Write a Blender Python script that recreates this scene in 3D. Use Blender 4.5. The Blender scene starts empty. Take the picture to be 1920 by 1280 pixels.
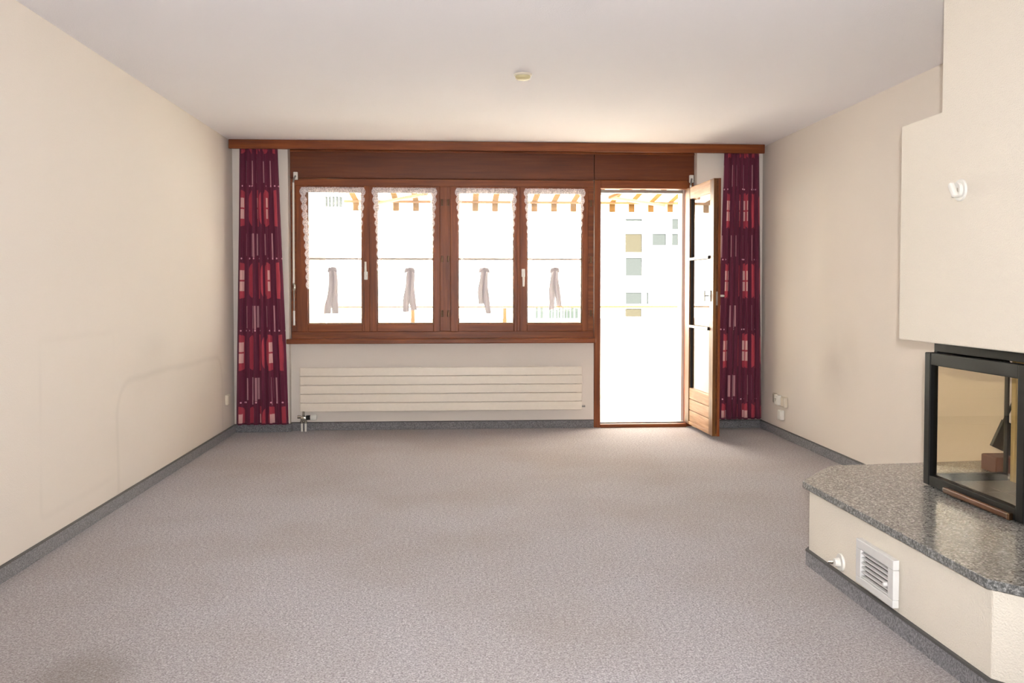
import bpy, bmesh, math, random
from mathutils import Vector, Matrix
random.seed(7)
S = bpy.context.scene
COL = S.collection

# ------------------------------------------------------------------ camera
cam = bpy.data.cameras.new('camera')
cam.sensor_width = 36.0
cam.lens = 36.0 * 1685.2 / 1920.0
cam.shift_y = -43.2 / 1920.0
cam.clip_start = 0.02
camo = bpy.data.objects.new('camera', cam)
COL.objects.link(camo)
camo.location = (0, 0, 1.21)
camo.rotation_euler = (math.pi / 2 - 0.0320, 0, -0.0610)
S.camera = camo

# ------------------------------------------------------------------ sky, sun, lights, exposure
w = bpy.data.worlds.new('sky')
S.world = w
w.use_nodes = True
bg = w.node_tree.nodes['Background']
bg.inputs['Color'].default_value = (0.93, 0.97, 1.0, 1)
bg.inputs['Strength'].default_value = 11.0

sun = bpy.data.lights.new('sun', 'SUN')
sun.energy = 145.0
sun.angle = math.radians(1.0)
sun.color = (1.0, 0.92, 0.80)
suno = bpy.data.objects.new('sun', sun)
COL.objects.link(suno)
suno.rotation_euler = Vector((-0.50, 0.52, -0.72)).to_track_quat('-Z', 'Y').to_euler()

def area(name, loc, aim, sx, sy, energy, color):
    l = bpy.data.lights.new(name, 'AREA')
    l.shape = 'RECTANGLE'
    l.size, l.size_y = sx, sy
    l.energy, l.color = energy, color
    o = bpy.data.objects.new(name, l)
    COL.objects.link(o)
    o.location = loc
    o.rotation_euler = (Vector(aim) - Vector(loc)).to_track_quat('-Z', 'Y').to_euler()
    return o
# soft fill lamp added in the unseen rear of the room, behind the camera
area('rear_fill_light', (0.35, -5.30, 1.30), (0.35, 4.0, 1.50), 4.0, 2.1, 45.0, (1.0, 1.0, 1.0))
# the camera's flash, a hand's width above the lens
fl = bpy.data.lights.new('camera_flash', 'SPOT')
fl.energy = 800.0
fl.spot_size = math.radians(103)
fl.spot_blend = 1.0
fl.color = (1.0, 0.995, 0.985)
fl.shadow_soft_size = 0.012
flo = bpy.data.objects.new('camera_flash', fl)
COL.objects.link(flo)
flo.location = (0.060, 0.02, 1.325)
flo.rotation_euler = Vector((0.03, 1.0, 0.02)).to_track_quat('-Z', 'Y').to_euler()

S.view_settings.view_transform = 'Standard'
S.view_settings.look = 'None'
S.view_settings.exposure = -0.13
S.view_settings.gamma = 1.0
S.view_settings.use_curve_mapping = False

# ------------------------------------------------------------------ helpers
def lin(r, g, b):
    f = lambda c: (c / 255 / 12.92) if c / 255 <= 0.04045 else ((c / 255 + 0.055) / 1.055) ** 2.4
    return (f(r), f(g), f(b), 1.0)

OFF = {}

def obj(name, bm, mat, parent=None, origin=None, smooth=False):
    """link bm (world coordinates) as one mesh object; a child keeps its thing's origin"""
    if parent is not None:
        o0 = OFF[parent.name]
    elif origin is not None:
        o0 = Vector(origin)
    else:
        xs = [v.co for v in bm.verts]
        o0 = Vector(((min(v.x for v in xs) + max(v.x for v in xs)) / 2,
                     (min(v.y for v in xs) + max(v.y for v in xs)) / 2,
                     min(v.z for v in xs)))
    bmesh.ops.translate(bm, verts=bm.verts, vec=-o0)
    me = bpy.data.meshes.new(name)
    bm.to_mesh(me)
    bm.free()
    if smooth:
        for p in me.polygons:
            p.use_smooth = True
        try:
            me.set_sharp_from_angle(angle=math.radians(40))
        except Exception:
            pass
    mats = mat if isinstance(mat, (list, tuple)) else [mat]
    for m in mats:
        me.materials.append(m)
    o = bpy.data.objects.new(name, me)
    COL.objects.link(o)
    if parent is not None:
        o.parent = parent
    else:
        o.location = o0
    OFF[o.name] = o0
    return o

def thing(name, loc, label=None, cat=None, group=None, kind=None):
    o = bpy.data.objects.new(name, None)
    o.empty_display_size = 0.1
    COL.objects.link(o)
    o.location = loc
    OFF[o.name] = Vector(loc)
    return tag(o, label, cat, group, kind)

def tag(o, label=None, cat=None, group=None, kind=None):
    if label: o['label'] = label
    if cat: o['category'] = cat
    if group: o['group'] = group
    if kind: o['kind'] = kind
    return o

def box(bm, x0, x1, y0, y1, z0, z1, bev=0.0, seg=2, mi=0):
    if x1 < x0: x0, x1 = x1, x0
    if y1 < y0: y0, y1 = y1, y0
    if z1 < z0: z0, z1 = z1, z0
    vs = [bm.verts.new(c) for c in ((x0,y0,z0),(x1,y0,z0),(x1,y1,z0),(x0,y1,z0),(x0,y0,z1),(x1,y0,z1),(x1,y1,z1),(x0,y1,z1))]
    fs = [bm.faces.new([vs[i] for i in q]) for q in ((3,2,1,0),(4,5,6,7),(0,1,5,4),(1,2,6,5),(2,3,7,6),(3,0,4,7))]
    for f in fs: f.material_index = mi
    if bev > 0:
        es = list({e for f in fs for e in f.edges})
        bmesh.ops.bevel(bm, geom=es, offset=bev, segments=seg, affect='EDGES', profile=0.5, clamp_overlap=True)
    return bm

def B(*a, **k):
    return box(bmesh.new(), *a, **k)

def tube(bm, pts, r, n=12, cap=True):
    """round bar through pts (list of 3-tuples); r a number or one per point"""
    pts = [Vector(p) for p in pts]
    rs = r if isinstance(r, (list, tuple)) else [r] * len(pts)
    rings = []
    up = None
    for i, p in enumerate(pts):
        d = (pts[min(i + 1, len(pts) - 1)] - pts[max(i - 1, 0)]).normalized()
        if up is None:
            up = Vector((0, 0, 1)) if abs(d.z) < 0.9 else Vector((1, 0, 0))
        a = d.cross(up).normalized()
        b = a.cross(d).normalized()
        up = b
        rings.append([bm.verts.new(p + (a * math.cos(t) + b * math.sin(t)) * rs[i]) for t in (2 * math.pi * k / n for k in range(n))])
    for i in range(len(rings) - 1):
        for k in range(n):
            bm.faces.new((rings[i][k], rings[i][(k + 1) % n], rings[i + 1][(k + 1) % n], rings[i + 1][k]))
    if cap:
        bm.faces.new(list(reversed(rings[0])))
        bm.faces.new(rings[-1])
    bmesh.ops.recalc_face_normals(bm, faces=bm.faces)
    return bm

def lathe(bm, prof, M, n=32):
    """prof: (radius, height) list revolved about local z, placed by M"""
    rings = []
    for r, h in prof:
        if r < 1e-6:
            rings.append([bm.verts.new(M @ Vector((0, 0, h)))])
        else:
            rings.append([bm.verts.new(M @ Vector((r * math.cos(t), r * math.sin(t), h))) for t in (2 * math.pi * k / n for k in range(n))])
    for a, b in zip(rings, rings[1:]):
        for k in range(n):
            k2 = (k + 1) % n
            if len(a) == 1 and len(b) == 1: continue
            if len(a) == 1: bm.faces.new((a[0], b[k], b[k2]))
            elif len(b) == 1: bm.faces.new((a[k], a[k2], b[0]))
            else: bm.faces.new((a[k], a[k2], b[k2], b[k]))
    bmesh.ops.recalc_face_normals(bm, faces=bm.faces)
    return bm

def prism(bm, pts, z0, z1, bev=0.0, seg=2, mi=0):
    lo = [bm.verts.new((x, y, z0)) for x, y in pts]
    hi = [bm.verts.new((x, y, z1)) for x, y in pts]
    n = len(pts)
    fs = [bm.faces.new(hi), bm.faces.new(list(reversed(lo)))]
    for i in range(n):
        fs.append(bm.faces.new((lo[i], lo[(i + 1) % n], hi[(i + 1) % n], hi[i])))
    for f in fs: f.material_index = mi
    bmesh.ops.recalc_face_normals(bm, faces=fs)
    if bev:
        bmesh.ops.bevel(bm, geom=list({e for f in fs for e in f.edges}), offset=bev, segments=seg, affect='EDGES', profile=0.5)
    return bm

# ------------------------------------------------------------------ materials
class NT:
    def __init__(s, name):
        s.m = bpy.data.materials.new(name)
        s.m.use_nodes = True
        s.t = s.m.node_tree
        s.p = s.t.nodes['Principled BSDF']
        s.out = s.t.nodes['Material Output']
    def n(s, typ, **kw):
        nd = s.t.nodes.new(typ)
        for k, v in kw.items():
            setattr(nd, k, v)
        return nd
    def l(s, a, b):
        s.t.links.new(a, b)
    def set(s, node, i, v):
        if hasattr(v, 'is_output'): s.l(v, node.inputs[i])
        else: node.inputs[i].default_value = v
    def math(s, op, a, b=0.0, c=None, clamp=False):
        nd = s.n('ShaderNodeMath', operation=op, use_clamp=clamp)
        s.set(nd, 0, a); s.set(nd, 1, b)
        if c is not None: s.set(nd, 2, c)
        return nd.outputs[0]
    def mix(s, fac, a, b, mode='MIX'):
        nd = s.n('ShaderNodeMix', data_type='RGBA', blend_type=mode)
        s.set(nd, 0, fac); s.set(nd, 6, a); s.set(nd, 7, b)
        return nd.outputs[2]
    def noise(s, vec, scale, detail=3.0, rough=0.5):
        nd = s.n('ShaderNodeTexNoise')
        nd.inputs['Scale'].default_value = scale
        nd.inputs['Detail'].default_value = detail
        nd.inputs['Roughness'].default_value = rough
        if vec is not None: s.l(vec, nd.inputs['Vector'])
        return nd.outputs['Fac']
    def ramp(s, v, stops):
        nd = s.n('ShaderNodeValToRGB')
        els = nd.color_ramp.elements
        while len(els) < len(stops): els.new(0.5)
        for e, (p, c) in zip(els, stops):
            e.position, e.color = p, c
        s.l(v, nd.inputs[0])
        return nd.outputs[0]
    def smooth(s, v, a, b):
        nd = s.n('ShaderNodeMapRange', interpolation_type='SMOOTHSTEP')
        s.set(nd, 0, v)
        nd.inputs[1].default_value, nd.inputs[2].default_value = a, b
        return nd.outputs[0]
    def pos(s):
        return s.n('ShaderNodeNewGeometry').outputs['Position']
    def scaled(s, vec, sc):
        nd = s.n('ShaderNodeVectorMath', operation='MULTIPLY')
        s.l(vec, nd.inputs[0]); nd.inputs[1].default_value = sc
        return nd.outputs[0]
    def xyz(s, vec):
        nd = s.n('ShaderNodeSeparateXYZ'); s.l(vec, nd.inputs[0])
        return nd.outputs
    def bump(s, h, strength, dist=0.01):
        nd = s.n('ShaderNodeBump')
        nd.inputs['Strength'].default_value = strength
        nd.inputs['Distance'].default_value = dist
        s.l(h, nd.inputs['Height'])
        s.l(nd.outputs[0], s.p.inputs['Normal'])
    def base(s, c, rough=0.6, metal=0.0, spec=None):
        s.set(s.p, 'Base Color', c)
        s.p.inputs['Roughness'].default_value = rough
        s.p.inputs['Metallic'].default_value = metal
        if spec is not None: s.p.inputs['Specular IOR Level'].default_value = spec
        return s

def plain(name, rgb, rough=0.5, metal=0.0, spec=None):
    t = NT(name)
    P = t.pos()
    f = t.noise(P, 35.0, 2.0)
    c = lin(*rgb)
    d = tuple(x * 0.92 for x in c[:3]) + (1,)
    t.base(t.mix(f, d, c), rough, metal, spec)
    return t.m

def wall_mat(name, rgb, bump=0.25, marks=None):
    t = NT(name)
    P = t.pos()
    big = t.noise(P, 1.1, 3.0)
    col = t.mix(big, tuple(x * 0.955 for x in lin(*rgb)[:3]) + (1,), lin(*rgb))
    if marks == 'left':
        X, Y, Z = t.xyz(P)
        wob = t.math('MULTIPLY', t.math('SUBTRACT', t.noise(P, 2.3, 2.0), 0.5), 0.05)
        # outline a sofa back has rubbed on the wall: rounded box in (Y,Z)
        def rbox(cy, cz, hy, hz, r):
            qy = t.math('SUBTRACT', t.math('ABSOLUTE', t.math('SUBTRACT', Y, cy)), hy - r)
            qz = t.math('SUBTRACT', t.math('ABSOLUTE', t.math('SUBTRACT', Z, cz)), hz - r)
            a = t.math('POWER', t.math('MAXIMUM', qy, 0.0), 2.0)
            b = t.math('POWER', t.math('MAXIMUM', qz, 0.0), 2.0)
            o = t.math('SQRT', t.math('ADD', a, b))
            i = t.math('MINIMUM', t.math('MAXIMUM', qy, qz), 0.0)
            return t.math('ADD', t.math('SUBTRACT', t.math('ADD', o, i), r), wob)
        s1 = rbox(6.22, 0.10, 1.12, 0.585, 0.20)
        l1 = t.math('SUBTRACT', 1.0, t.smooth(t.math('ABSOLUTE', s1), 0.0, 0.035))
        halo = t.math('SUBTRACT', 1.0, t.smooth(t.math('ABSOLUTE', s1), 0.0, 0.22))
        s2 = rbox(4.62, 0.58, 0.44, 0.40, 0.02)
        l2 = t.math('SUBTRACT', 1.0, t.smooth(t.math('ABSOLUTE', s2), 0.0, 0.03))
        pn = t.smooth(t.noise(P, 1.7, 3.0), 0.35, 0.65)
        a = t.math('MULTIPLY', l1, 0.085)
        a = t.math('ADD', a, t.math('MULTIPLY', halo, t.math('MULTIPLY', pn, 0.06)))
        a = t.math('ADD', a, t.math('MULTIPLY', l2, t.math('MULTIPLY', pn, 0.05)))
        # greyish rub just above the sofa back
        dy = t.math('DIVIDE', t.math('SUBTRACT', Y, 5.75), 0.42)
        dz = t.math('DIVIDE', t.math('SUBTRACT', Z, 0.86), 0.14)
        rr = t.math('SQRT', t.math('ADD', t.math('MULTIPLY', dy, dy), t.math('MULTIPLY', dz, dz)))
        a = t.math('ADD', a, t.math('MULTIPLY', t.math('SUBTRACT', 1.0, t.smooth(rr, 0.0, 1.0)), 0.07))
        col = t.mix(a, col, lin(120, 112, 104))
    if marks == 'right':
        X, Y, Z = t.xyz(P)
        dy = t.math('DIVIDE', t.math('SUBTRACT', Y, 6.10), 0.55)
        dz = t.math('DIVIDE', t.math('SUBTRACT', Z, 0.72), 0.50)
        rr = t.math('SQRT', t.math('ADD', t.math('MULTIPLY', dy, dy), t.math('MULTIPLY', dz, dz)))
        a = t.math('MULTIPLY', t.math('SUBTRACT', 1.0, t.smooth(rr, 0.0, 1.0)), t.math('MULTIPLY', t.noise(P, 3.5, 3.0), 0.26))
        col = t.mix(a, col, lin(120, 108, 100))
    t.base(col, 0.85, 0.0, 0.2)
    h = t.noise(P, 170.0, 3.0, 0.6)
    t.bump(h, bump, 0.004)
    return t.m

M_WALL = wall_mat('cream_wallpaper', (225, 215, 206))
M_WALL_L = wall_mat('cream_wallpaper_with_rub_marks', (225, 215, 206), marks='left')
M_WALL_R = wall_mat('cream_wallpaper_with_smudge', (225, 215, 206), marks='right')
M_CEIL = wall_mat('ceiling_plaster', (244, 241, 246), 0.5)
M_PLASTER = wall_mat('fireplace_plaster', (240, 231, 217), 1.0)
M_EXT = wall_mat('white_render', (238, 236, 230), 0.2)

def carpet(name, c0, c1, c2, stain_and_tone=False):
    t = NT(name)
    P = t.pos()
    f = t.noise(P, 150.0, 2.0, 0.7)
    g = t.noise(P, 60.0, 2.0, 0.6)
    sp = t.math('ADD', t.math('MULTIPLY', f, 0.75), t.math('MULTIPLY', g, 0.25))
    col = t.ramp(sp, [(0.34, lin(*c0)), (0.5, lin(*c1)), (0.66, lin(*c2))])
    if stain_and_tone:
        big = t.smooth(t.noise(P, 0.9, 4.0, 0.55), 0.35, 0.68)
        col = t.mix(t.math('MULTIPLY', big, 0.30), col, lin(132, 114, 98))
        X, Y, Z = t.xyz(P)
        def blob(cx, cy, rx, ry, amt, col):
            dx = t.math('DIVIDE', t.math('SUBTRACT', X, cx), rx)
            dy = t.math('DIVIDE', t.math('SUBTRACT', Y, cy), ry)
            rr = t.math('SQRT', t.math('ADD', t.math('MULTIPLY', dx, dx), t.math('MULTIPLY', dy, dy)))
            rr = t.math('ADD', rr, t.math('MULTIPLY', t.math('SUBTRACT', t.noise(P, 4.0, 3.0), 0.5), 0.5))
            return t.mix(t.math('MULTIPLY', t.math('SUBTRACT', 1.0, t.smooth(rr, 0.3, 1.0)), amt), col, lin(96, 80, 66))
        col = blob(-1.18, 2.86, 0.22, 0.30, 0.33, col)
        col = blob(1.55, 5.55, 0.75, 1.1, 0.12, col)  # broad, slightly darker area on the right of the floor
    t.base(col, 0.95, 0.0, 0.1)
    t.p.inputs['Sheen Weight'].default_value = 0.15
    t.bump(sp, 0.8, 0.006)
    return t.m

M_CARPET = carpet('mottled_carpet', (108, 103, 107), (160, 154, 158), (206, 201, 205), True)
M_SKIRT = carpet('carpet_skirting', (86, 85, 88), (120, 118, 121), (152, 150, 153))
M_SKIRTCAP = plain('skirting_cap', (84, 82, 80), 0.7)

def wood(name, axis, dark, mid, light, rough=0.42):
    t = NT(name)
    P = t.pos()
    st = {'x': (1.2, 22, 22), 'z': (22, 22, 1.2), 'y': (22, 1.2, 22)}[axis]
    v = t.scaled(P, st)
    g = t.noise(v, 1.6, 5.0, 0.62)
    k = t.noise(P, 2.2, 2.0)
    s = t.math('ADD', t.math('MULTIPLY', g, 0.8), t.math('MULTIPLY', k, 0.2))
    col = t.ramp(s, [(0.30, lin(*dark)), (0.52, lin(*mid)), (0.72, lin(*light))])
    t.base(col, rough, 0.0, 0.3)
    t.bump(g, 0.12, 0.002)
    return t.m
WD, WM_, WL = (92, 42, 14), (122, 60, 22), (144, 80, 36)
M_WOODX = wood('stained_wood_along', 'x', WD, WM_, WL)
M_WOODZ = wood('stained_wood_upright', 'z', WD, WM_, WL)
M_PANEL = wood('dark_panel_wood', 'x', (84, 38, 13), (102, 48, 17), (116, 58, 24))
M_DOORZ = wood('door_pine_upright', 'z', (72, 40, 16), (106, 66, 29), (140, 96, 50))
M_DOORY = wood('door_pine_along', 'y', (140, 98, 66), (176, 134, 100), (204, 166, 134), 0.5)  # paler than the uprights: the outside glare is put into the colour
M_HANDLEWOOD = wood('stove_handle_wood', 'y', (56, 28, 10), (88, 48, 18), (112, 68, 30), 0.4)

def granite():
    t = NT('grey_granite')
    P = t.pos()
    v = t.n('ShaderNodeTexVoronoi'); v.inputs['Scale'].default_value = 150.0
    t.l(P, v.inputs['Vector'])
    bw = t.n('ShaderNodeRGBToBW'); t.l(v.outputs['Color'], bw.inputs[0])
    f = t.noise(P, 110.0, 4.0, 0.7)
    s = t.math('ADD', t.math('MULTIPLY', bw.outputs[0], 0.45), t.math('MULTIPLY', f, 0.60))
    col = t.ramp(s, [(0.28, lin(66, 65, 63)), (0.46, lin(124, 121, 116)), (0.60, lin(152, 149, 143)), (0.78, lin(200, 198, 192))])
    t.base(col, 0.16, 0.0, 0.5)
    t.bump(f, 0.05, 0.002)
    return t.m
M_GRANITE = granite()

def rough_granite():
    t = NT('split_granite_edge')
    P = t.pos()
    f = t.noise(P, 95.0, 5.0, 0.8)
    col = t.ramp(f, [(0.32, lin(40, 42, 42)), (0.5, lin(112, 112, 110)), (0.68, lin(205, 204, 202))])
    t.base(col, 0.6, 0.0, 0.4)
    t.bump(f, 0.6, 0.008)
    return t.m
M_GRANEDGE = rough_granite()

def glass(name, tint, refl, rough=0.0):
    t = NT(name)
    tr = t.n('ShaderNodeBsdfTransparent'); tr.inputs[0].default_value = tint
    gl = t.n('ShaderNodeBsdfGlossy'); gl.inputs['Roughness'].default_value = rough
    lw = t.n('ShaderNodeFresnel'); lw.inputs[0].default_value = 1.5
    bf = t.n('ShaderNodeNewGeometry').outputs['Backfacing']
    fac = t.math('MULTIPLY', t.math('MULTIPLY', lw.outputs[0], refl), t.math('SUBTRACT', 1.0, bf), clamp=True)
    mx = t.n('ShaderNodeMixShader')
    t.l(fac, mx.inputs[0]); t.l(tr.outputs[0], mx.inputs[1]); t.l(gl.outputs[0], mx.inputs[2])
    t.l(mx.outputs[0], t.out.inputs[0])
    return t.m
M_GLASS = glass('window_glass', (0.97, 0.98, 0.97, 1), 2.0)
M_STOVEGLASS = glass('stove_glass', (0.98, 0.955, 0.89, 1), 1.2)

def cloth_thin(name, rgb, transp, holes=0.0, scale=260.0, transl=0.5):
    t = NT(name)
    tr = t.n('ShaderNodeBsdfTransparent')
    df = t.n('ShaderNodeBsdfDiffuse'); df.inputs[0].default_value = lin(*rgb)
    tl = t.n('ShaderNodeBsdfTranslucent'); tl.inputs[0].default_value = lin(*rgb)
    a = t.n('ShaderNodeMixShader'); a.inputs[0].default_value = transl
    t.l(df.outputs[0], a.inputs[1]); t.l(tl.outputs[0], a.inputs[2])
    b = t.n('ShaderNodeMixShader')
    if holes:
        f = t.noise(t.pos(), scale, 2.0)
        k = t.smooth(f, 0.50 - 0.06, 0.50 + 0.06)
        t.l(t.math('MULTIPLY_ADD', k, holes, transp, clamp=True), b.inputs[0])
    else:
        b.inputs[0].default_value = transp
    t.l(a.outputs[0], b.inputs[1]); t.l(tr.outputs[0], b.inputs[2])
    t.l(b.outputs[0], t.out.inputs[0])
    return t.m
M_SHEER = cloth_thin('sheer_voile', (225, 220, 222), 0.93)
M_LACE = cloth_thin('white_lace', (222, 212, 214), 0.05, 0.40, 110.0, 0.25)
M_BOW = cloth_thin('voile_bow', (206, 198, 201), 0.0, 0.0, 1.0, 0.07)

M_WHITE = plain('white_enamel', (229, 218, 204), 0.35)
M_PLASTIC = plain('white_plastic', (232, 229, 222), 0.4)
M_SOCKET = plain('cream_plastic', (222, 212, 194), 0.45)
M_SOCKET2 = plain('grey_plastic', (176, 166, 152), 0.5)
M_BLACK = plain('black_stove_metal', (15, 14, 14), 0.55, 0.0, 0.2)
M_DARK = plain('dark_hole', (20, 18, 18), 0.8)
M_CHROME = plain('nickel', (190, 184, 172), 0.25, 1.0)
M_BRASS = plain('bronze_hinge', (112, 84, 62), 0.35, 1.0)
M_GREYMETAL = plain('grey_metal', (150, 146, 140), 0.4, 0.6)
M_GRILLE = plain('white_grille', (226, 224, 222), 0.4)
M_GREYBACK = plain('grille_gap_shade', (70, 67, 64), 0.8)
M_YELLOWED = plain('yellowed_plastic', (196, 184, 142), 0.5)
M_REDBROWN = plain('red_brown_timber', (96, 44, 28), 0.6)
M_BARWHITE = plain('white_glazing_bar', (186, 172, 160), 0.5)
M_PALEWOOD = plain('pale_yellow_wood', (128, 92, 46), 0.7)
M_PARAPET = plain('white_balcony_panel', (232, 232, 228), 0.6)
M_TILE = plain('balcony_tile', (206, 200, 188), 0.6)
M_GROUND = plain('pale_ground', (170, 172, 160), 0.9)
M_FARGLASS = plain('far_window_glass', (40, 43, 43), 0.6, 0.0, 0.0)
M_FARBLIND = plain('far_window_blind', (44, 42, 35), 0.7, 0.0, 0.0)
M_FARRAIL = plain('far_balcony_bars', (41, 46, 44), 0.6, 0.0, 0.0)
M_JAMB = plain('warm_cream_render', (240, 224, 196), 0.7)

def lining():
    t = NT('firebox_lining_board')
    P = t.pos()
    g = t.noise(t.scaled(P, (60, 60, 2.0)), 1.0, 3.0)
    col = t.ramp(g, [(0.3, lin(190, 164, 112)), (0.7, lin(222, 200, 150))])
    t.base(col, 0.9, 0.0, 0.1)
    return t.m
M_LINING = lining()
M_BRICK = plain('firebrick', (112, 104, 96), 0.9)

def awning_mat():
    t = NT('striped_awning_canvas')
    P = t.pos()
    X, Y, Z = t.xyz(P)
    fr = t.math('FRACT', t.math('DIVIDE', t.math('SUBTRACT', X, 1.705), 0.2190))
    st = t.math('LESS_THAN', fr, 0.30)
    col = t.mix(st, lin(246, 240, 228), lin(118, 93, 60))
    df = t.n('ShaderNodeBsdfDiffuse'); tl = t.n('ShaderNodeBsdfTranslucent')
    t.l(col, df.inputs[0]); t.l(col, tl.inputs[0])
    a = t.n('ShaderNodeMixShader'); a.inputs[0].default_value = 0.55
    t.l(df.outputs[0], a.inputs[1]); t.l(tl.outputs[0], a.inputs[2])
    t.l(a.outputs[0], t.out.inputs[0])
    return t.m
M_AWNING = awning_mat()
M_ARM = plain('awning_arm_paint', (112, 76, 40), 0.6)

def curtain_mat():
    t = NT('printed_purple_curtain')
    uv = t.n('ShaderNodeUVMap').outputs[0]
    U, V, _ = t.xyz(uv)
    PER = 0.603
    def row(off):
        q = t.math('DIVIDE', t.math('SUBTRACT', V, off), PER)
        q = t.math('SUBTRACT', t.math('FRACT', t.math('ADD', q, 0.5)), 0.5)
        return t.math('MULTIPLY', q, PER)
    def cell(wd, off=0.0):
        q = t.math('ADD', t.math('DIVIDE', U, wd), off)
        fr = t.math('SUBTRACT', t.math('FRACT', q), 0.5)
        wn = t.n('ShaderNodeTexWhiteNoise', noise_dimensions='1D')
        t.l(t.math('FLOOR', q), wn.inputs['W'])
        return t.math('MULTIPLY', fr, wd), wn.outputs[0]
    def lt(a, b): return t.math('LESS_THAN', a, b)
    def gt(a, b): return t.math('GREATER_THAN', a, b)
    def AND(*a):
        r = a[0]
        for b in a[1:]: r = t.math('MULTIPLY', r, b)
        return r
    A = lambda v: t.math('ABSOLUTE', v)
    # base with soft vertical tone changes
    wv = t.noise(t.scaled(uv, (30, 1.5, 1)), 1.0, 2.0)
    col = t.mix(wv, lin(74, 22, 44), lin(108, 38, 62))
    # large ovals
    dv = row(1.285)
    du, rnd = cell(0.250)
    du = t.math('ADD', du, t.math('MULTIPLY', t.math('SUBTRACT', rnd, 0.5), 0.02))
    el = t.math('ADD', t.math('POWER', t.math('DIVIDE', A(du), 0.066), 2.4), t.math('POWER', t.math('DIVIDE', A(dv), 0.152), 4.0))
    oval = lt(el, 1.0)
    redn = t.noise(t.scaled(uv, (26, 4, 1)), 1.0, 2.0)
    red = t.mix(redn, lin(140, 44, 60), lin(186, 68, 82))
    col = t.mix(oval, col, red)
    du2 = t.math('SUBTRACT', A(du), 0.022)
    dv2 = t.math('SUBTRACT', A(dv), 0.047)
    blk = AND(lt(A(du2), 0.014), lt(A(dv2), 0.040), oval, gt(rnd, 0.25))
    col = t.mix(blk, col, t.mix(redn, lin(196, 138, 138), lin(226, 184, 178)))
    # streak row half a repeat away
    dv3 = row(1.285 + PER / 2)
    ds, r3 = cell(0.058, 0.3)
    lng = t.math('MULTIPLY_ADD', r3, 0.06, 0.06)
    stk = AND(lt(A(ds), 0.0075), lt(A(t.math('ADD', dv3, t.math('MULTIPLY', t.math('SUBTRACT', r3, 0.5), 0.05))), lng), gt(r3, 0.40))
    col = t.mix(t.math('MULTIPLY', stk, 0.8), col, lin(182, 132, 140))
    # little dots between the rows
    dd, r4 = cell(0.075, 0.15)
    dv4 = row(1.285 + 0.185)
    dot = lt(t.math('ADD', t.math('POWER', t.math('DIVIDE', dd, 0.007), 2.0), t.math('POWER', t.math('DIVIDE', dv4, 0.007), 2.0)), 1.0)
    col = t.mix(dot, col, lin(214, 150, 168))
    t.base(col, 0.75, 0.0, 0.25)
    t.p.inputs['Sheen Weight'].default_value = 0.2
    return t.m
M_CURTAIN = curtain_mat()

# ------------------------------------------------------------------ room shell
XL, XR, D, H = -1.886, 2.662, 7.725, 2.45
YB = -5.6                      # rear wall, behind the camera
YO = 8.06                      # outer face of the window wall
ZS = 0.37                      # top of the granite hearth

st = lambda o: tag(o, kind='structure')
st(obj('floor', B(XL - .1, XR + .1, YB - .1, D + .11, -0.12, 0.0), M_CARPET))
st(obj('ceiling', B(XL - .2, XR + .2, YB - .2, YO, H, H + .15), M_CEIL))
st(obj('wall_left', B(XL - .2, XL, YB - .2, YO, 0, H), M_WALL_L))
st(obj('wall_right', B(XR, XR + .2, YB - .2, YO, 0, H), M_WALL_R))
st(obj('wall_rear', B(XL, XR, YB - .15, YB, 0, H), M_WALL))
bm = bmesh.new()
box(bm, XL, -1.425, D, YO, 0, H)
box(bm, 2.080, XR, D, YO, 0, H)
box(bm, 2.000, 2.080, D + .19, YO, -0.05, H)
box(bm, -1.425, 1.195, D + .08, YO, 0, 0.76)
box(bm, -1.425, 2.080, D + .16, YO, 2.17, H)
st(obj('wall_back', bm, M_WALL))

def skirting(name, segs):
    """segs: (x0,x1,y0,y1) footprints; carpet strip with a darker cap on the top edge"""
    bm = bmesh.new()
    for s in segs:
        box(bm, *s, 0.0, 0.066, 0.003, 1)
    o = st(obj(name, bm, M_SKIRT))
    bm = bmesh.new()
    for x0, x1, y0, y1 in segs:
        box(bm, x0 - .0015, x1 + .0015, y0 - .0015, y1 + .0015, 0.064, 0.071, 0.002, 1)
    obj('cap_strip', bm, M_SKIRTCAP, o)
    return o
skirting('baseboard_left', [(XL, XL + .013, YB + .02, D - .013)])
skirting('baseboard_right', [(XR - .013, XR, 4.27, D - .013), (XR - .013, XR, YB + .02, 2.14)])
skirting('baseboard_back', [(XL, -1.425, D - .013, D), (-1.425, -1.412, D - .013, D + .067), (-1.425, 1.193, D + .067, D + .08), (2.085, XR, D - .013, D)])

# ------------------------------------------------------------------ wood panelling over the window
t1 = thing('trim_1', (0.35, D + .08, 2.16), kind='structure')
obj('panel', B(-1.42, 1.193, D + .085, D + .15, 2.163, H - .005, .002), M_PANEL, t1)
obj('panel', B(1.198, 2.078, D + .085, D + .15, 2.163, H - .005, .002), M_PANEL, t1)
obj('moulding', B(-1.42, 2.078, D + .070, D + .086, 2.385, 2.402, .004), M_WOODX, t1)
obj('moulding', B(-1.42, 2.078, D + .078, D + .086, 2.163, 2.170, .003), M_PANEL, t1)

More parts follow.
